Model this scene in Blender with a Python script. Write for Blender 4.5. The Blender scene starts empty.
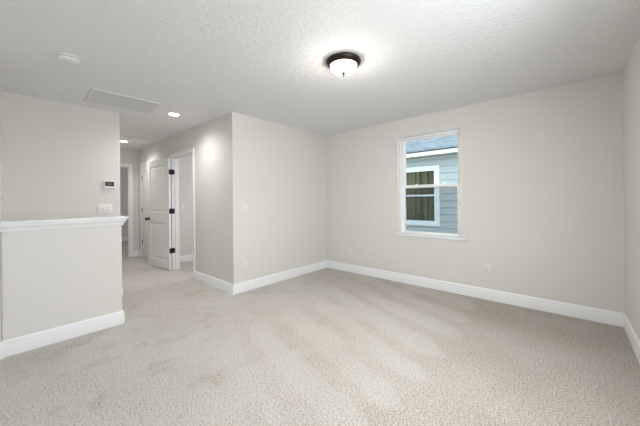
import bpy, bmesh, math, random
from mathutils import Vector, Matrix

scene = bpy.context.scene
COL = scene.collection

# ------------------------------------------------------------------ camera
CH = 1.2469
yaw, pitch, roll = .7271, .0024, -.0109
F = Vector((-math.sin(yaw)*math.cos(pitch), math.cos(yaw)*math.cos(pitch), math.sin(pitch)))
R = Vector((math.cos(yaw), math.sin(yaw), 0))
U = R.cross(F)
R2 = R*math.cos(roll) + U*math.sin(roll)
U2 = -R*math.sin(roll) + U*math.cos(roll)
cd = bpy.data.cameras.new('camera')
cam = bpy.data.objects.new('camera', cd)
COL.objects.link(cam)
m = Matrix((R2, U2, -F)).transposed().to_4x4()
m.translation = Vector((0, 0, CH))
cam.matrix_world = m
cd.sensor_width = 36
cd.lens = 36*276.5/640
cd.shift_y = -(213-199.486)/640
cd.clip_start = .02
scene.camera = cam

# ------------------------------------------------------------------ world, lights, exposure
scene.view_settings.view_transform = 'Standard'
scene.view_settings.look = 'None'
scene.view_settings.gamma = 1
scene.view_settings.use_curve_mapping = False
scene.view_settings.exposure = 0.54

w = bpy.data.worlds.new('overcast_sky')
scene.world = w
w.use_nodes = True
bgn = w.node_tree.nodes['Background']
bgn.inputs['Color'].default_value = (.83, .92, 1, 1)
bgn.inputs['Strength'].default_value = 2.0

def area(name, loc, size, power, col, direction, sy=None):
    l = bpy.data.lights.new(name, 'AREA')
    l.energy = power
    l.color = col
    l.size = size
    if sy:
        l.shape = 'RECTANGLE'
        l.size_y = sy
    o = bpy.data.objects.new(name, l)
    o.location = loc
    o.rotation_euler = Vector(direction).to_track_quat('-Z', 'Z').to_euler()
    COL.objects.link(o)
    return o

# fill lamp at a made-up window behind the camera, out of view
area('rear_window_fill', (-.92, -2.95, 1.475), 1.3, 10, (.95, .98, 1), (0, 1, -.1), 1.4)
# fill lamp at a made-up window in the right-hand wall, out of view
area('right_window_fill', (.50, 1.2, 1.475), 1.5, 30, (.96, .985, 1), (-1, 0, -.45), 1.4)
# added fill lamps inside the rooms off the hall, which have no windows
area('far_room_fill', (-9.0, 3.85, 1.4), 1.2, 7, (1, 1, 1), (0, -1, 0), 1.3)
area('side_room_fill', (-4.6, 3.85, 1.4), 1.2, 14, (1, 1, 1), (0, -1, 0), 1.3)

# ------------------------------------------------------------------ materials
def mat(name, base, rough=.5, metal=0, emit=None, estr=0, var=0, vscale=8, bump=0, bscale=200, bdist=.002, coat=0):
    mt = bpy.data.materials.new(name)
    mt.use_nodes = True
    nt = mt.node_tree
    N = nt.nodes
    b = N['Principled BSDF']
    b.inputs['Roughness'].default_value = rough
    b.inputs['Metallic'].default_value = metal
    tc = N.new('ShaderNodeTexCoord')
    n = N.new('ShaderNodeTexNoise')
    n.inputs['Scale'].default_value = vscale
    n.inputs['Detail'].default_value = 3
    nt.links.new(tc.outputs['Object'], n.inputs['Vector'])
    mx = N.new('ShaderNodeMix')
    mx.data_type = 'RGBA'
    mx.inputs[6].default_value = (*[c*(1-var) for c in base], 1)
    mx.inputs[7].default_value = (*[min(1, c*(1+var)) for c in base], 1)
    nt.links.new(n.outputs['Fac'], mx.inputs[0])
    nt.links.new(mx.outputs[2], b.inputs['Base Color'])
    if bump:
        n2 = N.new('ShaderNodeTexNoise')
        n2.inputs['Scale'].default_value = bscale
        n2.inputs['Detail'].default_value = 2
        nt.links.new(tc.outputs['Object'], n2.inputs['Vector'])
        bp = N.new('ShaderNodeBump')
        bp.inputs['Strength'].default_value = bump
        bp.inputs['Distance'].default_value = bdist
        nt.links.new(n2.outputs['Fac'], bp.inputs['Height'])
        nt.links.new(bp.outputs['Normal'], b.inputs['Normal'])
    if emit:
        b.inputs['Emission Color'].default_value = (*emit, 1)
        b.inputs['Emission Strength'].default_value = estr
    return mt

M = {}
M['wall'] = mat('greige_wall_paint', (.722, .705, .675), .75, var=.012, vscale=3, bump=.25, bscale=120, bdist=.001)
M['trim'] = mat('white_trim_paint', (.84, .855, .87), .35, var=.01)
M['door'] = mat('white_door_paint', (.79, .79, .785), .4, var=.01)
M['vinyl'] = mat('white_window_vinyl', (.92, .925, .93), .35, var=.01)
M['plastic'] = mat('white_plastic', (.78, .775, .76), .4, var=.01)
M['slot'] = mat('dark_slot', (.08, .08, .08), .6, var=.05)
M['black'] = mat('matte_black_metal', (.012, .012, .012), .45, .4, var=.1)
M['bronze'] = mat('dark_bronze', (.035, .026, .020), .38, .7, var=.15, vscale=20)
M['screen'] = mat('thermostat_screen', (.02, .028, .034), .15, var=.1)
M['screen'].node_tree.nodes['Principled BSDF'].inputs['Specular IOR Level'].default_value = .15
M['digits'] = mat('screen_digits', (.16, .20, .22), .4)
M['grille'] = mat('grille_paint', (.74, .74, .735), .5, var=.01)
M['duct'] = mat('grille_gap_shade', (.13, .13, .13), .9, var=.08, vscale=60)  # dark colour stands for the shade behind the grille louvres
def bowl_mat():
    # frosted glass lit by bulbs hanging low inside it: brightest at the bottom, dimmer by the rim
    mt = mat('frosted_bowl_lit', (.9, .88, .84), .3, emit=(1, .94, .85), estr=120, var=.03, vscale=14)
    nt = mt.node_tree; N = nt.nodes; b = N['Principled BSDF']
    tc = N.new('ShaderNodeTexCoord'); sp = N.new('ShaderNodeSeparateXYZ'); nt.links.new(tc.outputs['Object'], sp.inputs[0])
    mr = N.new('ShaderNodeMapRange'); mr.interpolation_type = 'SMOOTHSTEP'
    mr.inputs['From Min'].default_value = -.052; mr.inputs['From Max'].default_value = -.095
    mr.inputs['To Min'].default_value = 5; mr.inputs['To Max'].default_value = 175
    nt.links.new(sp.outputs[2], mr.inputs['Value']); nt.links.new(mr.outputs[0], b.inputs['Emission Strength'])
    return mt
M['bowl'] = bowl_mat()
M['can_lens'] = mat('downlight_lens_lit', (.9, .9, .88), .3, emit=(1, .95, .87), estr=14)
M['white_ext'] = mat('white_exterior_trim', (.80, .83, .86), .5, var=.02)
M['soffit'] = mat('tan_soffit', (.27, .24, .18), .6, var=.03)
M['grass'] = mat('lawn_grass', (.10, .16, .05), .95, var=.4, vscale=6)
M['reflection_sheet'] = mat('olive_painted_reflection', (.46, .40, .21), .9, var=.3, vscale=5)  # sheet behind the neighbour's pane, coloured to stand in for a reflection

def streaks(mt):
    nt = mt.node_tree; N = nt.nodes; b = N['Principled BSDF']
    tc = N.new('ShaderNodeTexCoord'); mp = N.new('ShaderNodeMapping'); mp.inputs['Scale'].default_value = (13, 1, .5)
    n = N.new('ShaderNodeTexNoise'); n.inputs['Scale'].default_value = 1.2; n.inputs['Detail'].default_value = 3
    r = N.new('ShaderNodeValToRGB')
    r.color_ramp.elements[0].position = .36; r.color_ramp.elements[0].color = (.16, .12, .07, 1)
    r.color_ramp.elements[1].position = .64; r.color_ramp.elements[1].color = (.56, .50, .27, 1)
    nt.links.new(tc.outputs['Object'], mp.inputs[0]); nt.links.new(mp.outputs[0], n.inputs['Vector'])
    nt.links.new(n.outputs['Fac'], r.inputs['Fac']); nt.links.new(r.outputs['Color'], b.inputs['Base Color'])
streaks(M['reflection_sheet'])

def ceiling_mat():
    mt = mat('knockdown_ceiling', (.82, .825, .83), .8, var=.008)
    nt = mt.node_tree; N = nt.nodes; b = N['Principled BSDF']
    tc = N.new('ShaderNodeTexCoord')
    n = N.new('ShaderNodeTexNoise'); n.inputs['Scale'].default_value = 26; n.inputs['Detail'].default_value = 4
    n.inputs['Roughness'].default_value = .55; n.inputs['Distortion'].default_value = .6
    nt.links.new(tc.outputs['Object'], n.inputs['Vector'])
    r = N.new('ShaderNodeValToRGB'); r.color_ramp.elements[0].position = .44; r.color_ramp.elements[1].position = .60
    nt.links.new(n.outputs['Fac'], r.inputs['Fac'])
    bp = N.new('ShaderNodeBump'); bp.inputs['Strength'].default_value = .55; bp.inputs['Distance'].default_value = .004
    nt.links.new(r.outputs['Color'], bp.inputs['Height'])
    nt.links.new(bp.outputs['Normal'], b.inputs['Normal'])
    return mt
M['ceiling'] = ceiling_mat()

def carpet_mat():
    mt = bpy.data.materials.new('beige_cut_pile_carpet'); mt.use_nodes = True
    nt = mt.node_tree; N = nt.nodes; L = nt.links; b = N['Principled BSDF']
    b.inputs['Roughness'].default_value = .95
    b.inputs['Specular IOR Level'].default_value = .1
    b.inputs['Sheen Weight'].default_value = .25
    tc = N.new('ShaderNodeTexCoord')
    def noise(scale, detail=3, rough=.5, dist=0):
        n = N.new('ShaderNodeTexNoise'); n.inputs['Scale'].default_value = scale
        n.inputs['Detail'].default_value = detail; n.inputs['Roughness'].default_value = rough
        n.inputs['Distortion'].default_value = dist
        L.new(tc.outputs['Object'], n.inputs['Vector']); return n
    def math_(op, a, c=None, clamp=False):
        n = N.new('ShaderNodeMath'); n.operation = op; n.use_clamp = clamp
        for i, v in enumerate((a, c)):
            if v is None: continue
            if isinstance(v, (int, float)): n.inputs[i].default_value = v
            else: L.new(v, n.inputs[i])
        return n.outputs[0]
    def ramp(v, p0, p1):
        n = N.new('ShaderNodeMapRange'); n.interpolation_type = 'SMOOTHSTEP'
        n.inputs['From Min'].default_value = p0; n.inputs['From Max'].default_value = p1
        L.new(v, n.inputs['Value']); return n.outputs[0]
    sep = N.new('ShaderNodeSeparateXYZ'); L.new(tc.outputs['Object'], sep.inputs[0])
    X, Y = sep.outputs[0], sep.outputs[1]
    wob = noise(1.6, 2).outputs['Fac']
    # vacuum stripes: the nap lies one way, then the other; they end along a ragged line
    v = math_('ADD', math_('ADD', Y, math_('MULTIPLY', X, .38)), math_('MULTIPLY', noise(1.1, 4, .6).outputs['Fac'], .55))
    s = math_('SINE', math_('MULTIPLY', v, 2*math.pi/.40))
    stripe = ramp(s, -.35, .75)
    xe = math_('ADD', X, math_('MULTIPLY', math_('ADD', s, math_('MULTIPLY', wob, 2)), .09))
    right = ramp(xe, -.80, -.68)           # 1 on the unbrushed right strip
    left = ramp(xe, -2.7, -1.9)            # stripes fade in from the left
    brk = ramp(noise(2.2, 3).outputs['Fac'], .25, .6)
    left = math_('MULTIPLY', left, ramp(v, .5, 1.1))
    stripe_m = math_('MULTIPLY', math_('MULTIPLY', math_('MULTIPLY', stripe, brk), left), math_('SUBTRACT', 1, right))
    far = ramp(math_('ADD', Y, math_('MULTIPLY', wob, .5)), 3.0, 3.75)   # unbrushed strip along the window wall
    # footprints and scuffs on the left, hall side
    ft = ramp(noise(4.6, 5, .62, .4).outputs['Fac'], .50, .68)
    cloud = ramp(noise(1.3, 3).outputs['Fac'], .35, .65)
    scuff = math_('MULTIPLY', ft, math_('SUBTRACT', 1, math_('MULTIPLY', left, .75)))
    fleck = noise(95, 2, .7).outputs['Fac']
    fleck2 = noise(48, 3, .75).outputs['Fac']
    lum = math_('ADD', .775, math_('MULTIPLY', stripe_m, -.22))
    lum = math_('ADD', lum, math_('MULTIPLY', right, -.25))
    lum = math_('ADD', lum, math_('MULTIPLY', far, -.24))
    lum = math_('ADD', lum, math_('MULTIPLY', scuff, -.24))
    lum = math_('ADD', lum, math_('MULTIPLY', math_('SUBTRACT', cloud, .5), .16))
    lum = math_('ADD', lum, math_('MULTIPLY', math_('SUBTRACT', fleck, .5), 3.2))
    lum = math_('ADD', lum, math_('MULTIPLY', math_('SUBTRACT', fleck2, .5), 1.1))
    mx = N.new('ShaderNodeMix'); mx.data_type = 'RGBA'
    mx.inputs[6].default_value = (.29, .242, .19, 1)
    mx.inputs[7].default_value = (.575, .548, .513, 1)
    L.new(math_('MULTIPLY', lum, 1, True), mx.inputs[0])
    L.new(mx.outputs[2], b.inputs['Base Color'])
    bp = N.new('ShaderNodeBump'); bp.inputs['Strength'].default_value = .6; bp.inputs['Distance'].default_value = .006
    L.new(math_('ADD', fleck, math_('MULTIPLY', fleck2, .8)), bp.inputs['Height'])
    L.new(bp.outputs['Normal'], b.inputs['Normal'])
    return mt
M['carpet'] = carpet_mat()

def glass_mat(name, tint=(.97, .99, .985), fac=.06):
    mt = bpy.data.materials.new(name); mt.use_nodes = True
    nt = mt.node_tree; N = nt.nodes
    N.remove(N['Principled BSDF'])
    out = N['Material Output']
    tr = N.new('ShaderNodeBsdfTransparent'); tr.inputs['Color'].default_value = (*tint, 1)
    gl = N.new('ShaderNodeBsdfGlossy'); gl.inputs['Roughness'].default_value = .01
    lw = N.new('ShaderNodeFresnel'); lw.inputs['IOR'].default_value = 1.35
    mx = N.new('ShaderNodeMixShader')
    nt.links.new(lw.outputs[0], mx.inputs[0]); nt.links.new(tr.outputs[0], mx.inputs[1]); nt.links.new(gl.outputs[0], mx.inputs[2])
    nt.links.new(mx.outputs[0], out.inputs['Surface'])
    return mt
M['glass'] = glass_mat('clear_window_glass', (.93, .97, .97))
def screen_mat():
    mt = bpy.data.materials.new('insect_screen_mesh'); mt.use_nodes = True
    nt = mt.node_tree; N = nt.nodes; b = N['Principled BSDF']
    b.inputs['Base Color'].default_value = (.03, .03, .032, 1); b.inputs['Roughness'].default_value = .7
    tr = N.new('ShaderNodeBsdfTransparent'); mx = N.new('ShaderNodeMixShader'); mx.inputs[0].default_value = .30
    nt.links.new(tr.outputs[0], mx.inputs[1]); nt.links.new(b.outputs[0], mx.inputs[2])
    nt.links.new(mx.outputs[0], N['Material Output'].inputs['Surface'])
    return mt
M['mesh'] = screen_mat()
M['glass_dark'] = glass_mat('neighbour_window_glass', (.90, .93, .91))

def siding_mat():
    return mat('grey_green_lap_siding', (.44, .48, .485), .7, var=.04, vscale=12)
M['siding'] = siding_mat()

def shingle_mat():
    mt = bpy.data.materials.new('slate_blue_shingles'); mt.use_nodes = True
    nt = mt.node_tree; N = nt.nodes; b = N['Principled BSDF']; b.inputs['Roughness'].default_value = .9
    tc = N.new('ShaderNodeTexCoord')
    br = N.new('ShaderNodeTexBrick')
    br.inputs['Scale'].default_value = 1
    br.inputs['Brick Width'].default_value = .22; br.inputs['Row Height'].default_value = .14
    br.inputs['Mortar Size'].default_value = .006
    br.inputs['Color1'].default_value = (.11, .14, .165, 1); br.inputs['Color2'].default_value = (.24, .28, .31, 1)
    br.inputs['Mortar'].default_value = (.12, .15, .17, 1)
    nt.links.new(tc.outputs['Object'], br.inputs['Vector'])
    n = N.new('ShaderNodeTexNoise'); n.inputs['Scale'].default_value = 14; n.inputs['Detail'].default_value = 5
    nt.links.new(tc.outputs['Object'], n.inputs['Vector'])
    mx = N.new('ShaderNodeMix'); mx.data_type = 'RGBA'; mx.inputs[0].default_value = .5
    r = N.new('ShaderNodeValToRGB'); r.color_ramp.elements[0].color = (.08, .105, .125, 1); r.color_ramp.elements[1].color = (.32, .37, .41, 1)
    r.color_ramp.elements[0].position = .3; r.color_ramp.elements[1].position = .7
    nt.links.new(n.outputs['Fac'], r.inputs['Fac'])
    nt.links.new(br.outputs['Color'], mx.inputs[6]); nt.links.new(r.outputs['Color'], mx.inputs[7])
    nt.links.new(mx.outputs[2], b.inputs['Base Color'])
    return mt
M['shingle'] = shingle_mat()

# ------------------------------------------------------------------ mesh helpers
def box(bm, x0, x1, y0, y1, z0, z1, bev=0, seg=2):
    t = bmesh.new()
    bmesh.ops.create_cube(t, size=1)
    for v in t.verts:
        v.co = Vector(((x0+x1)/2 + v.co.x*(x1-x0), (y0+y1)/2 + v.co.y*(y1-y0), (z0+z1)/2 + v.co.z*(z1-z0)))
    if bev:
        bmesh.ops.bevel(t, geom=list(t.edges), offset=bev, segments=seg, affect='EDGES', profile=.5)
    merge(bm, t)

def merge(bm, t, mtx=None):
    if mtx is not None:
        bmesh.ops.transform(t, matrix=mtx, verts=t.verts)
    me = bpy.data.meshes.new('tmp')
    t.to_mesh(me); t.free()
    bm.from_mesh(me)
    bpy.data.meshes.remove(me)

def lathe(bm, prof, n=48, mtx=None):
    t = bmesh.new()
    rings = []
    for r, z in prof:
        if r < 1e-6:
            rings.append([t.verts.new((0, 0, z))])
        else:
            rings.append([t.verts.new((r*math.cos(2*math.pi*i/n), r*math.sin(2*math.pi*i/n), z)) for i in range(n)])
    for a, b in zip(rings, rings[1:]):
        for i in range(n):
            j = (i+1) % n
            if len(a) == 1 and len(b) == 1: continue
            if len(a) == 1: t.faces.new((a[0], b[j], b[i]))
            elif len(b) == 1: t.faces.new((a[i], a[j], b[0]))
            else: t.faces.new((a[i], a[j], b[j], b[i]))
    bmesh.ops.recalc_face_normals(t, faces=t.faces)
    merge(bm, t, mtx)

def cyl(bm, r, h, mtx, n=24, bev=0):
    b = bev
    prof = [(0, 0), (r-b, 0), (r, b), (r, h-b), (r-b, h), (0, h)] if b else [(0, 0), (r, 0), (r, h), (0, h)]
    lathe(bm, prof, n, mtx)

def sweep(bm, path, prof, closed=False):
    """profile (offset to the left of the path, z) run along a plan path with mitred corners"""
    P = [Vector((p[0], p[1])) for p in path]
    n = len(P)
    rows = []
    for i in range(n):
        d0 = (P[i]-P[i-1]).normalized() if (i > 0 or closed) else None
        d1 = (P[(i+1) % n]-P[i]).normalized() if (i < n-1 or closed) else None
        if d0 is None: d0 = d1
        if d1 is None: d1 = d0
        n0 = Vector((-d0.y, d0.x)); n1 = Vector((-d1.y, d1.x))
        mtr = (n0+n1)
        mtr = mtr / mtr.dot(n0) if mtr.length > 1e-4 else n0
        rows.append([bm.verts.new((P[i].x+mtr.x*o, P[i].y+mtr.y*o, z)) for o, z in prof])
    k = len(prof)
    rng = range(n) if closed else range(n-1)
    for i in rng:
        a, b = rows[i], rows[(i+1) % n]
        for j in range(k):
            bm.faces.new((a[j], a[(j+1) % k], b[(j+1) % k], b[j]))
    if not closed:
        bm.faces.new(rows[0]); bm.faces.new(rows[-1][::-1])

def link(name, bm, material, parent=None, smooth=None, loc=None):
    bmesh.ops.recalc_face_normals(bm, faces=bm.faces)
    if loc is not None:
        for v in bm.verts: v.co -= Vector(loc)
    me = bpy.data.meshes.new(name)
    bm.to_mesh(me); bm.free()
    me.materials.append(M[material])
    if smooth is not None:
        for p in me.polygons: p.use_smooth = True
        me.set_sharp_from_angle(angle=math.radians(smooth))
    o = bpy.data.objects.new(name, me)
    COL.objects.link(o)
    if parent: o.parent = parent
    if loc is not None: o.location = loc
    return o

def struct(name, bm, material, parent=None, smooth=None):
    o = link(name, bm, material, parent, smooth)
    if parent is None: o['kind'] = 'structure'
    return o

def root(name, loc=(0, 0, 0), rz=0, label=None, cat=None, group=None, kind=None):
    o = bpy.data.objects.new(name, None)
    o.empty_display_size = .05
    COL.objects.link(o)
    o.location = loc; o.rotation_euler = (0, 0, rz)
    if label: o['label'] = label
    if cat: o['category'] = cat
    if group: o['group'] = group
    if kind: o['kind'] = kind
    return o

def copy_tree(o, parent=None):
    c = o.copy(); COL.objects.link(c); c.parent = parent
    for ch in [x for x in bpy.data.objects if x.parent == o]:
        copy_tree(ch, c)
    return c

# ------------------------------------------------------------------ room dimensions
H = 2.44
XR, YW, XL, YH = .4125, 3.9105, -3.325, 1.987
XS, YS = -4.453, .988                    # wall across the stairwell and its corner
XHW, YE, YB = -3.426, .771, -.05         # half wall face, its end, the wall it runs into
XE = -7.40                               # end of the hall
XF = -10.6                               # far room
YREAR = -2.9
T = .115
DX0, DX1, DH = -5.375, -4.535, 2.045      # open doorway
CX0, CX1 = -7.095, -6.300                # closet door
HY0, HY1 = 1.05, 1.81                    # doorway at the end of the hall
WX0, WX1, WZ0, WZ1 = -1.912, -1.022, .735, 2.182

# floor (one carpet through the whole storey, stairwell left open)
bm = bmesh.new()
SX0, SX1 = XS, XHW-T
for x0, x1, y0, y1 in [(SX1, XR+.12, YREAR-.12, YW+.15), (XS-T, SX1, YE, YW+.15), (XF-.12, XS-T, YB-.12, YW+.15)]:
    box(bm, x0, x1, y0, y1, -.15, 0)
struct('floor', bm, 'carpet')
bm = bmesh.new()
for k in range(4):
    y1 = YE-.22*k
    box(bm, SX0, SX1, y1-.22 if k < 3 else YB, y1, -.19*(k+1)-.15, -.19*(k+1))
struct('staircase', bm, 'carpet')

# ceiling
bm = bmesh.new(); box(bm, XF-.12, XR+.12, YREAR-.12, YW+.15, H, H+.12)
struct('ceiling', bm, 'ceiling')

# window wall
def wall_open(name, axis, a0, a1, b0, b1, openings, z0=0, z1=H):
    """a wall slab along axis ('x' or 'y') from a0 to a1, thickness b0..b1, with rectangular openings"""
    bm = bmesh.new()
    def put(u0, u1, w0, w1):
        if u1-u0 < 1e-4 or w1-w0 < 1e-4: return
        if axis == 'x': box(bm, u0, u1, b0, b1, w0, w1)
        else: box(bm, b0, b1, u0, u1, w0, w1)
    u = a0
    for (o0, o1, q0, q1) in sorted(openings):
        put(u, o0, z0, z1); put(o0, o1, z0, q0); put(o0, o1, q1, z1); u = o1
    put(u, a1, z0, z1)
    return struct(name, bm, 'wall')

wall_open('wall_back', 'x', XF-.12, XR+.12, YW, YW+.20, [(WX0, WX1, WZ0-.03, WZ1)])
wall_open('wall_right', 'y', YREAR-.12, YW, XR, XR+.12, [(.4, 2.0, .75, 2.2)])
wall_open('wall_left', 'y', YH+T, YW, XL-T, XL, [])
wall_open('wall_hall_right', 'x', XE, XL, YH, YH+T, [(DX0-.015, DX1+.015, 0, DH+.015), (CX0-.015, CX1+.015, 0, DH+.015)])
wall_open('wall_hall_end', 'y', YS-T, YW, XE-T, XE, [(HY0-.015, HY1+.015, 0, DH+.015)])
wall_open('wall_hall_left', 'x', XE, XS, YS-T, YS, [])
wall_open('wall_stair', 'y', YB-T, YS-T, XS-T, XS, [], z0=-.9)
wall_open('wall_stair_side', 'x', XS, XHW+.02-T, YB-T, YB, [], z0=-.9)
wall_open('wall_rear_left', 'y', YREAR-.12, YB, XHW+.02-T, XHW+.02, [])
wall_open('wall_rear', 'x', XHW+.02, XR, YREAR-.12, YREAR, [(-1.6, -.25, .75, 2.2)])
wall_open('wall_side_room', 'y', YH+T, YW, -5.93-T, -5.93, [])
wall_open('wall_far_room', 'y', YB-T, YW, XF-.12, XF, [])
wall_open('wall_far_room_side', 'x', XF, XE-T, YS-T-.6, YS-.6, [])

# half wall guarding the stairs, with its cap and moulding
bm = bmesh.new()
box(bm, XHW-T, XHW, YB, YE, 0, 1.075)
o = struct('wall_half', bm, 'wall')
bv = o.modifiers.new('rounded_corner', 'BEVEL'); bv.width = .012; bv.segments = 3; bv.limit_method = 'ANGLE'
bm = bmesh.new()
box(bm, XHW-T-.048, XHW+.048, YB, YE+.050, 1.077, 1.100, .006, 3)
struct('trim_half_wall_cap', bm, 'trim', smooth=40)
bm = bmesh.new()
cove = [(0, 1.014), (.010, 1.014), (.013, 1.022), (.016, 1.034), (.024, 1.050), (.032, 1.058), (.034, 1.066), (.034, 1.077), (0, 1.077)]
sweep(bm, [(XHW, YB), (XHW, YE), (XHW-T, YE), (XHW-T, YB)], [(-a, b) for a, b in cove])
struct('trim_half_wall_moulding', bm, 'trim', smooth=30)

# baseboards
BB = [(0, 0), (.015, 0), (.015, .098), (.0125, .104), (.0115, .112), (.0125, .115), (.010, .121), (.006, .130), (.004, .133), (0, .133)]
def baseboard(name, path):
    bm = bmesh.new(); sweep(bm, path, BB); struct(name, bm, 'trim', smooth=25)
CW = .066                                # casing width
baseboard('baseboard_main', [(DX1+.005+CW, YH), (XL, YH), (XL, YW), (XR, YW), (XR, YREAR), (XHW+.02, YREAR), (XHW+.02, YB), (XHW, YB)][::-1])
baseboard('baseboard_half_wall', [(XHW-T, YE), (XHW, YE), (XHW, YB)][::-1][::1] if False else [(XHW, YB), (XHW, YE), (XHW-T, YE)][::-1])
baseboard('baseboard_hall_end', [(CX0-.005-CW, YH), (XE, YH), (XE, HY1+.005+CW)])
baseboard('baseboard_hall_right', [(DX0-.005-CW, YH), (CX1+.005+CW, YH)])
baseboard('baseboard_hall_left', [(XE, HY0-.005-CW), (XE, YS), (XS, YS), (XS, YE)])
baseboard('baseboard_side_room', [(DX1+.1, YW), (-5.93, YW), (-5.93, YH+T), (DX0-.1, YH+T)][::1])
baseboard('baseboard_far_room', [(XE-T, YW), (XF, YW), (XF, YS-.6), (XE-T, YS-.6)])

# ------------------------------------------------------------------ door frames
def casing(name, axis, a0, a1, plane, outdir, top):
    """flat stepped casing around an opening a0..a1 on a wall face"""
    bm = bmesh.new()
    def put(u0, u1, z0, z1, t):
        p0, p1 = sorted((plane, plane+outdir*t))
        if axis == 'x': box(bm, u0, u1, p0, p1, z0, z1, .003, 2)
        else: box(bm, p0, p1, u0, u1, z0, z1, .003, 2)
    r = .005
    for s0, s1 in [(a0-r-CW, a0-r), (a1+r, a1+r+CW)]:
        left_ = s0 < a0
        put(s0+.0195 if left_ else s0, s1 if left_ else s1-.0195, 0, top+r, .013)
        outer = (s0, s0+.020) if left_ else (s1-.020, s1)
        put(*outer, 0, top+r+CW-.0205, .019)
    put(a0-r-CW+.0195, a1+r+CW-.0195, top+r+.0005, top+r+CW-.0195, .0128)
    put(a0-r-CW, a1+r+CW, top+r+CW-.02, top+r+CW, .019)
    struct(name, bm, 'trim')

def jamb(name, axis, a0, a1, b0, b1, top, stop):
    bm = bmesh.new()
    def put(u0, u1, v0, v1, z0, z1):
        if axis == 'x': box(bm, u0, u1, v0, v1, z0, z1)
        else: box(bm, v0, v1, u0, u1, z0, z1)
    put(a0-.015, a0, b0, b1, 0, top+.015); put(a1, a1+.015, b0, b1, 0, top+.015); put(a0, a1, b0, b1, top, top+.015)
    s0, s1 = stop
    put(a0, a0+.011, s0, s1, 0, top); put(a1-.011, a1, s0, s1, 0, top); put(a0+.011, a1-.011, s0, s1, top-.011, top)
    struct(name, bm, 'trim')

casing('trim_1', 'x', DX0, DX1, YH, -1, DH)
casing('trim_2', 'x', CX0, CX1, YH, -1, DH)
casing('trim_3', 'y', HY0, HY1, XE, 1, DH)
jamb('trim_4', 'x', DX0, DX1, YH-.001, YH+T+.001, DH, (YH+.042, YH+.075))
jamb('trim_5', 'x', CX0, CX1, YH-.001, YH+T+.001, DH, (YH+.042, YH+.075))
jamb('trim_6', 'y', HY0, HY1, XE-T-.001, XE+.001, DH, (XE-.075, XE-.042))

# ------------------------------------------------------------------ doors
def door_leaf_bm(wd, z0, z1, th):
    """two-panel leaf: x from 0 (hinge) to wd, y from 0 to th, moulded panels sunk on both faces"""
    bm = bmesh.new()
    st, topr, lockz0, lockz1, botz = .115, .115, .86, 1.045, .155
    box(bm, 0, st, 0, th, z0, z1); box(bm, wd-st, wd, 0, th, z0, z1)
    box(bm, st, wd-st, 0, th, z1-topr, z1); box(bm, st, wd-st, 0, th, lockz0, lockz1); box(bm, st, wd-st, 0, th, z0, botz)
    for q0, q1 in ((botz, lockz0), (lockz1, z1-topr)):
        box(bm, st-.004, wd-st+.004, .0145, th-.0145, q0-.004, q1+.004)
        # raised centre field with a sloping edge, and a bead round the opening
        for face, s in ((0, 1), (th, -1)):
            x0, x1 = st, wd-st
            rings = []
            for ins, dep in ((0, .000), (.008, .007), (.016, .011), (.034, .011), (.052, .005)):
                y = face + s*dep
                rings.append([bm.verts.new(c) for c in ((x0+ins, y, q0+ins), (x1-ins, y, q0+ins), (x1-ins, y, q1-ins), (x0+ins, y, q1-ins))])
            for a, b in zip(rings, rings[1:]):
                for i in range(4):
                    j = (i+1) % 4
                    bm.faces.new((a[i], a[j], b[j], b[i]))
            bm.faces.new(rings[-1])
    return bm

def knob_bm(x, y, z, s):
    bm = bmesh.new()
    mtx = Matrix.Translation((x, y, z)) @ Matrix.Rotation(math.radians(90 if s < 0 else -90), 4, 'X')
    prof = [(0, 0), (.032, 0), (.033, .004), (.028, .009), (.013, .012), (.011, .030), (.018, .034), (.026, .042), (.029, .052), (.026, .062), (.016, .068), (0, .070)]
    lathe(bm, prof, 24, mtx)
    return bm

def hinge_bm(zc, th):
    """leaf plate on the door edge (x=0 plane) and the barrel at the pivot"""
    bm = bmesh.new()
    box(bm, -.0025, .0005, .004, th-.002, zc-.045, zc+.045, .001, 1)
    cyl(bm, .0075, .094, Matrix.Translation((-.006, -.003, zc-.047)), 14, .0015)
    cyl(bm, .005, .108, Matrix.Translation((-.006, -.003, zc-.054)), 10, .001)
    return bm

def make_door(name, loc, rz, wd):
    d = root(name, loc, rz, kind='structure')
    th = .035
    link('leaf', door_leaf_bm(wd, .012, DH-.004, th), 'door', d)
    for zc in (1.79, 1.075, .355):
        link('hinge', hinge_bm(zc, th), 'black', d, 40)
    link('knob', knob_bm(wd-.065, 0, .92, -1), 'black', d, 50)
    link('knob', knob_bm(wd-.065, th, .92, 1), 'black', d, 50)
    bm = bmesh.new(); box(bm, wd-.001, wd+.0015, .006, th-.006, .89, .95)
    link('latch_plate', bm, 'black', d)
    return d

# closed leaf sits 6 mm in front of the pivot line; open leaf is swung right round towards the wall
make_door('door_1', (DX0-.001, YH-.030, 0), math.radians(180+7.0), .83)
make_door('door_2', (CX0+.003, YH-.004, 0), 0, CX1-CX0-.006)
# hinge plates let into the jamb of the open doorway
for zc in (1.79, 1.075, .355):
    bm = bmesh.new(); box(bm, DX0-.0005, DX0+.0025, YH-.022, YH+.034, zc-.045, zc+.045, .001, 1)
    p = link('hinge_plate', bm, 'black', bpy.data.objects['trim_4'])

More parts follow.
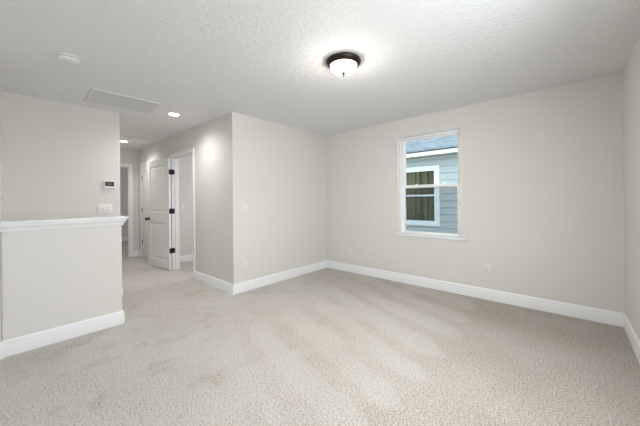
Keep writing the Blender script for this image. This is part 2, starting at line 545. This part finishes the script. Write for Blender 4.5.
# ------------------------------------------------------------------ window
win = root('window_1', (0, 0, 0), kind='structure')
FY0, FY1 = YW+.100, YW+.180
fx0, fx1, fz0, fz1 = WX0, WX1, WZ0, WZ1
bm = bmesh.new()
fw = .032
box(bm, fx0, fx0+fw, FY0, FY1, fz0, fz1, .003); box(bm, fx1-fw, fx1, FY0, FY1, fz0, fz1, .003)
box(bm, fx0+fw-.001, fx1-fw+.001, FY0+.0006, FY1-.0006, fz1-fw, fz1, .002); box(bm, fx0+fw-.001, fx1-fw+.001, FY0+.0006, FY1-.0006, fz0, fz0+.022, .002)
link('frame', bm, 'vinyl', win, 30)
bm = bmesh.new()
box(bm, fx0, fx0+.005, YW+.001, FY0+.004, fz0, fz1, .001); box(bm, fx1-.005, fx1, YW+.001, FY0+.004, fz0, fz1, .001)
box(bm, fx0+.005, fx1-.005, YW+.001, FY0+.004, fz1-.005, fz1, .001)
link('jamb_liner', bm, 'vinyl', win, 30)
def sash(x0, x1, y0, y1, z0, z1, st, bot, top):
    bm = bmesh.new()
    box(bm, x0, x0+st, y0, y1, z0, z1, .003); box(bm, x1-st, x1, y0, y1, z0, z1, .003)
    box(bm, x0+st-.001, x1-st+.001, y0+.0006, y1-.0006, z0, z0+bot, .002); box(bm, x0+st-.001, x1-st+.001, y0+.0006, y1-.0006, z1-top, z1, .002)
    s = link('sash', bm, 'vinyl', win, 30)
    bm = bmesh.new(); ym = (y0+y1)/2
    box(bm, x0+st-.006, x1-st+.006, ym-.003, ym+.003, z0+bot-.006, z1-top+.006)
    link('pane', bm, 'glass', s)
    return s
sash(fx0+.030, fx1-.030, FY0+.044, FY0+.072, 1.410, fz1-.028, .044, .036, .029)
low = sash(fx0+.026, fx1-.026, FY0+.008, FY0+.038, fz0+.006, 1.457, .048, .027, .040)
bm = bmesh.new()
for lx in (-1.66, -1.27):
    box(bm, lx-.025, lx+.025, FY0+.010, FY0+.036, 1.455, 1.463, .002)
    box(bm, lx-.012, lx+.020, FY0+.014, FY0+.030, 1.461, 1.471, .003)
link('sash_lock', bm, 'vinyl', low, 30)
bm = bmesh.new()
box(bm, WX0-.062, WX1+.062, YW-.038, YW+.001, WZ0-.027, WZ0-.002, .005, 3)
box(bm, WX0+.001, WX1-.001, YW-.004, FY0+.01, WZ0-.029, WZ0-.002)
link('stool', bm, 'trim', win, 40)
bm = bmesh.new()
sweep(bm, [(WX0-.045, YW), (WX1+.045, YW)], [(0, .672), (-.008, .672), (-.011, .680), (-.011, .692), (-.016, .700), (-.016, WZ0-.027), (0, WZ0-.027)])
link('apron', bm, 'trim', win, 30)

bm = bmesh.new()
box(bm, fx0+.030, fx1-.030, FY1-.006, FY1-.004, fz0+.02, 1.43)
link('insect_screen', bm, 'mesh', win)

# made-up window behind the camera, put there to bring in light
w2 = root('window_rear_added', (0, 0, 0), kind='structure')
bm = bmesh.new()
for x0, x1 in ((-1.6, -1.55), (-.95, -.90), (-.30, -.25)): box(bm, x0, x1, YREAR-.09, YREAR-.03, .75, 2.2, .003)
for z0, z1 in ((.75, .80), (1.46, 1.50), (2.15, 2.20)):
    for x0, x1 in ((-1.55, -.95), (-.90, -.30)): box(bm, x0, x1, YREAR-.09, YREAR-.03, z0, z1, .003)
link('frame', bm, 'vinyl', w2, 30)

w3 = root('window_right_added', (0, 0, 0), kind='structure')  # made-up window in the right-hand wall, put there to bring in light
bm = bmesh.new()
for y0, y1 in ((.4, .45), (1.175, 1.225), (1.95, 2.0)): box(bm, XR+.06, XR+.11, y0, y1, .75, 2.2, .003)
for z0, z1 in ((.75, .80), (1.46, 1.50), (2.15, 2.20)):
    for y0, y1 in ((.45, 1.175), (1.225, 1.95)): box(bm, XR+.06, XR+.11, y0, y1, z0, z1, .003)
link('frame', bm, 'vinyl', w3, 30)

# ------------------------------------------------------------------ ceiling lamp
lamp = root('ceiling_lamp', (-1.415, 1.912, H), label='round flush-mount ceiling lamp with dark bronze rim and glowing frosted glass bowl', cat='ceiling lamp')
bm = bmesh.new()
lathe(bm, [(0, 0), (.140, 0), (.148, -.006), (.150, -.014), (.146, -.024), (.138, -.034), (.128, -.042), (.120, -.047), (.116, -.046), (.116, -.030), (0, -.030)], 64)
link('pan', bm, 'bronze', lamp, 40)
bm = bmesh.new()
pr = []
for i in range(13):
    a = math.radians(90*i/12)
    pr.append((.113*math.cos(a) if i < 12 else 0, -.040-.066*math.sin(a)))
lathe(bm, pr, 64)
link('glass_bowl', bm, 'bowl', lamp, 60)
bm = bmesh.new()
lathe(bm, [(0, -.098), (.024, -.099), (.026, -.104), (.023, -.110), (.014, -.114), (.012, -.118), (.014, -.122), (.010, -.127), (0, -.129)], 24)
link('finial', bm, 'bronze', lamp, 50)

# ------------------------------------------------------------------ recessed downlights
def downlight(loc, label):
    d = root('recessed_downlight', loc, label=label, cat='ceiling light', group='recessed downlights along the hall ceiling')
    bm = bmesh.new(); lathe(bm, [(.062, -.001), (.062, -.003), (.066, -.006), (.085, -.005), (.090, -.001), (.090, 0), (.062, 0)], 48)
    link('trim_ring', bm, 'plastic', d, 40)
    bm = bmesh.new(); lathe(bm, [(0, -.0005), (0, -.003), (.064, -.003), (.064, -.0005), (0, -.0005)][1:4], 48)
    link('lens', bm, 'can_lens', d, 40)
    return d
def can_lamp(x, y, e):
    l = bpy.data.lights.new('downlight_lamp', 'SPOT'); l.energy = e; l.spot_size = math.radians(160); l.spot_blend = 1
    l.shadow_soft_size = .06; l.color = (1, .96, .90)
    o = bpy.data.objects.new('downlight_lamp', l); o.location = (x, y, H-.02); COL.objects.link(o)
    return o
d1 = downlight((-3.985, 1.501, H), 'nearer recessed downlight, in the ceiling past the large return grille')
d2 = copy_tree(d1); d2.location = (-6.461, 1.50, H)
d2['label'] = 'farther recessed downlight, in the hall ceiling near the small vent'
for d in (d1, d2):
    o = can_lamp(0, 0, 34); o.location = (0, 0, -.02); o.parent = d

# ------------------------------------------------------------------ ceiling grilles
def grille(name, loc, lx, ly, n, label, cat, fr=.032, along='y', pitch_=None):
    g = root(name, loc, label=label, cat=cat)
    bm = bmesh.new()
    hx, hy = lx/2, ly/2
    for x0, x1, y0, y1 in [(-hx, -hx+fr, -hy, hy), (hx-fr, hx, -hy, hy), (-hx+fr, hx-fr, -hy, -hy+fr), (-hx+fr, hx-fr, hy-fr, hy)]:
        box(bm, x0, x1, y0, y1, -.010, 0, .002, 1)
    link('frame', bm, 'grille', g, 30)
    bm = bmesh.new(); box(bm, -hx+fr, hx-fr, -hy+fr, hy-fr, -.0012, -.0002)
    link('shade_backing', bm, 'duct', g)
    bm = bmesh.new()
    span = (lx if along == 'y' else ly) - 2*fr
    for i in range(n):
        c = -span/2 + span*(i+.5)/n
        t = bmesh.new()
        ww = span/n*.55
        if along == 'y':
            box(t, -ww/2, ww/2, -hy+fr, hy-fr, -.0008, .0008)
            merge(bm, t, Matrix.Translation((c, 0, -.0062)) @ Matrix.Rotation(math.radians(-5), 4, 'Y'))
        else:
            box(t, -hx+fr, hx-fr, -ww/2, ww/2, -.0008, .0008)
            merge(bm, t, Matrix.Translation((0, c, -.0062)) @ Matrix.Rotation(math.radians(24), 4, 'X'))
    link('louvres', bm, 'grille', g)
    return g
grille('return_air_grille', (-3.918, .912, H), .52, .66, 26, 'large rectangular return air grille in the ceiling over the half wall', 'air vent')
grille('supply_vent', (-5.90, 1.56, H), .16, .36, 8, 'small rectangular vent in the hall ceiling beside the farther downlight', 'air vent', .02)

# ------------------------------------------------------------------ smoke detector
sd = root('smoke_detector', (-3.026, .331, H), label='round white smoke detector on the ceiling left of the return grille', cat='smoke detector')
bm = bmesh.new(); lathe(bm, [(0, 0), (.070, 0), (.071, -.003), (.071, -.011), (.068, -.013), (0, -.013)], 48)
link('base', bm, 'plastic', sd, 40)
bm = bmesh.new(); lathe(bm, [(0, -.013), (.058, -.013), (.058, -.018), (.066, -.018), (.067, -.022), (.064, -.032), (.054, -.039), (.030, -.043), (0, -.044)], 48)
link('cover', bm, 'plastic', sd, 40)
bm = bmesh.new(); lathe(bm, [(.0575, -.0132), (.0595, -.0135), (.0595, -.0178), (.0575, -.0178)], 48)
link('sensing_slot', bm, 'slot', sd)
bm = bmesh.new(); cyl(bm, .012, .004, Matrix.Translation((.026, -.012, -.046)), 20, .001)
link('test_button', bm, 'plastic', sd, 40)

# ------------------------------------------------------------------ wall plates
# built facing -Y (plate back at y=0), then turned to the wall
def plate_bm(wd, ht):
    bm = bmesh.new(); box(bm, -wd/2, wd/2, -.006, 0, -ht/2, ht/2, .0025, 3); return bm
def outlet(loc, rz, label):
    o = root('wall_outlet', loc, rz, label, 'power outlet', 'white power outlets low on the walls')
    link('cover_plate', plate_bm(.072, .116), 'plastic', o, 40)
    for zc in (.020, -.020):
        bm = bmesh.new(); box(bm, -.0165, .0165, -.0085, -.005, zc-.0135, zc+.0135, .002, 2)
        r = link('receptacle', bm, 'plastic', o, 40)
        bm = bmesh.new()
        box(bm, -.0085, -.0060, -.0090, -.0083, zc-.002, zc+.007); box(bm, .0055, .0080, -.0090, -.0083, zc-.001, zc+.007)
        cyl(bm, .0028, .0007, Matrix.Translation((0, -.0083, zc-.007)) @ Matrix.Rotation(math.radians(90), 4, 'X'), 12)
        link('slots', bm, 'slot', r)
    return o
def switch(loc, rz, gangs, label):
    o = root('light_switch', loc, rz, label, 'light switch')
    wd = .070 + .046*(gangs-1)
    link('cover_plate', plate_bm(wd, .115), 'plastic', o, 40)
    for i in range(gangs):
        c = (i-(gangs-1)/2)*.046
        bm = bmesh.new(); t = bmesh.new(); box(t, -.0165, .0165, -.003, .003, -.033, .033, .0015, 2)
        merge(bm, t, Matrix.Translation((c, -.007, 0)) @ Matrix.Rotation(math.radians(3), 4, 'X'))
        link('rocker', bm, 'plastic', o, 40)
    return o
PX = math.radians(90)                    # faces +X
outlet((XL, 2.154, .363), PX, 'white power outlet low on the short wall left of the window wall corner')
outlet((-2.798, YW, .352), 0, 'white power outlet low on the window wall, left of the window')
outlet((-.738, YW, .388), 0, 'white power outlet low on the window wall, right of the window')
switch((XL, 2.172, 1.158), PX, 1, 'single white light switch above the outlet on the short wall by the hall corner')
switch((XS, .818, 1.169), PX, 3, 'wide white three-gang light switch under the thermostat, above the half wall cap')
switch((-5.93, 2.372, 1.126), PX, 1, 'white light switch on the wall seen inside the open doorway')

th = root('thermostat', (XS, .868, 1.477), PX, 'white thermostat with a dark screen on the wall behind the half wall', 'thermostat')
bm = bmesh.new(); box(bm, -.062, .062, -.006, 0, -.052, .052, .002, 2)
link('wall_plate', bm, 'plastic', th, 40)
bm = bmesh.new(); box(bm, -.056, .056, -.028, -.006, -.047, .047, .006, 3)
link('housing', bm, 'plastic', th, 40)
bm = bmesh.new(); box(bm, -.048, .048, -.0292, -.0275, -.022, .040, .0006, 1)
s = link('screen', bm, 'screen', th)
bm = bmesh.new()
def seg_digit(bm, cx, cz, hgt, on):
    a, t_ = hgt*.28, hgt*.06
    S = {'a': (-a, a, hgt/2-t_, hgt/2+t_), 'g': (-a, a, -t_, t_), 'd': (-a, a, -hgt/2-t_, -hgt/2+t_),
         'f': (-a-t_, -a+t_, 0, hgt/2), 'b': (a-t_, a+t_, 0, hgt/2), 'e': (-a-t_, -a+t_, -hgt/2, 0), 'c': (a-t_, a+t_, -hgt/2, 0)}
    for k in on:
        x0, x1, z0, z1 = S[k]; box(bm, cx+x0, cx+x1, -.0296, -.0291, cz+z0, cz+z1)
box(bm, -.030, .030, -.0296, -.0291, .011, .013)
box(bm, -.020, .020, -.0296, -.0291, .003, .005)
link('screen_readout', bm, 'digits', s)

# ------------------------------------------------------------------ outside: lawn and the neighbouring house
GZ = -3.0
bm = bmesh.new(); box(bm, -30, 30, YW+.6, 40, GZ-.3, GZ)
struct('ground', bm, 'grass')
YN, YFS = 7.0, 6.6
NX0, NX1 = -9.0, 5.0
house = root('house', (-2.0, 8.5, GZ), label='neighbouring house with grey lap siding and shingle roof seen through the window', cat='house')
def part(name, bm, material, parent=None, smooth=None):
    o = link(name, bm, material, None, smooth)
    p = parent or house
    o.parent = p
    o.location = -house.location if p == house else (0, 0, 0)
    return o
# lap siding: each course a wedge, thicker at its foot; opening left for the window
nwx0, nwx1, nwz0, nwz1 = -3.30, -2.305, .575, 2.075     # outer edge of the window trim
tw = .125
EX = .168
bm = bmesh.new()
box(bm, NX0, NX1, YN+.30, YN+.42, GZ, 2.36)
for q0, q1, r0, r1 in ((NX0, nwx0+.05, GZ, 2.30), (nwx1-.05, NX1, GZ, 2.30), (nwx0+.05, nwx1-.05, GZ, nwz0+.05), (nwx0+.05, nwx1-.05, nwz1-.05, 2.30)):
    box(bm, q0, q1, YN+.022, YN+.05, r0, r1)
z = GZ
def wedge(bm, x0, x1, z0, z1):
    vs = [(YN+.024, z0+.008), (YN-.014, z0+.008), (YN-.004, z1), (YN+.024, z1)]
    a = [bm.verts.new((x0, y, q)) for y, q in vs]; b = [bm.verts.new((x1, y, q)) for y, q in vs]
    for i in range(4):
        j = (i+1) % 4; bm.faces.new((a[i], a[j], b[j], b[i]))
    bm.faces.new(a); bm.faces.new(b[::-1])
z = .355 - EX*20
while z < 2.30:
    z1 = min(z+EX, 2.30)
    if z1 > nwz0+.05 and z < nwz1-.05:
        for q0, q1 in ((NX0, nwx0+.05), (nwx1-.05, NX1)): wedge(bm, q0, q1, z, z1)
    else:
        wedge(bm, NX0, NX1, z, z1)
    z = z1
wall_o = part('siding_wall', bm, 'siding')
# eave: soffit, fascia, gutter
bm = bmesh.new()
box(bm, NX0-.4, NX1+.4, YFS+.02, YN+.3, 2.285, 2.30)
part('soffit', bm, 'soffit')
bm = bmesh.new()
box(bm, NX0-.4, NX1+.4, YFS, YFS+.022, 2.285, 2.375, .003)
part('fascia', bm, 'white_ext')
bm = bmesh.new()
sl = .5
def slope_slab(bm, x0, x1, y0, y1, z0, t):
    vs = [(y0, z0), (y1, z0+sl*(y1-y0)), (y1, z0+sl*(y1-y0)+t), (y0, z0+t)]
    a = [bm.verts.new((x0, y, q)) for y, q in vs]; b = [bm.verts.new((x1, y, q)) for y, q in vs]
    for i in range(4):
        j = (i+1) % 4; bm.faces.new((a[i], a[j], b[j], b[i]))
    bm.faces.new(a); bm.faces.new(b[::-1])
slope_slab(bm, NX0-.45, NX1+.45, YFS-.035, 10.2, 2.40, .03)
ro = part('roof', bm, 'shingle')
bm = bmesh.new(); box(bm, NX0-.45, NX1+.45, YFS+.03, YFS+.05, 2.37, 2.41)  # black strip standing for the shade between shingles and fascia
part('eave_shade_strip', bm, 'black')
# its window
nw = root('window'); nw.parent = house; nw.location = -house.location
bm = bmesh.new()
y0, y1 = YN-.030, YN+.03
box(bm, nwx0, nwx0+tw, y0, y1, nwz0, nwz1, .004); box(bm, nwx1-tw, nwx1, y0, y1, nwz0, nwz1, .004)
box(bm, nwx0+tw, nwx1-tw, y0, y1, nwz1-tw, nwz1, .004); box(bm, nwx0+tw, nwx1-tw, y0, y1, nwz0, nwz0+tw, .004)
part('window_trim', bm, 'white_ext', nw)
bm = bmesh.new()
box(bm, nwx0+tw, nwx1-tw, YN+.005, YN+.035, 1.315, 1.36, .004)
part('meeting_rail', bm, 'white_ext', nw)
bm = bmesh.new(); box(bm, nwx0+tw-.005, nwx1-tw+.005, YN+.036, YN+.042, nwz0+tw-.005, nwz1-tw+.005)
part('pane', bm, 'glass_dark', nw)
bm = bmesh.new()
nn = 60; amp = .03
cols_ = []
for i in range(nn*4+1):
    x = nwx0+.05 + (nwx1-nwx0-.1)*i/(nn*4)
    y = YN+.10 + amp*math.sin(i*2*math.pi/14)
    cols_.append((bm.verts.new((x, y, nwz0)), bm.verts.new((x, y, nwz1)), bm.verts.new((x, y+.004, nwz1)), bm.verts.new((x, y+.004, nwz0))))
for a, b in zip(cols_, cols_[1:]):
    for i in range(4):
        j = (i+1) % 4; bm.faces.new((a[i], a[j], b[j], b[i]))
part('reflection_sheet', bm, 'reflection_sheet', nw, 60)  # folded sheet carrying the painted reflection
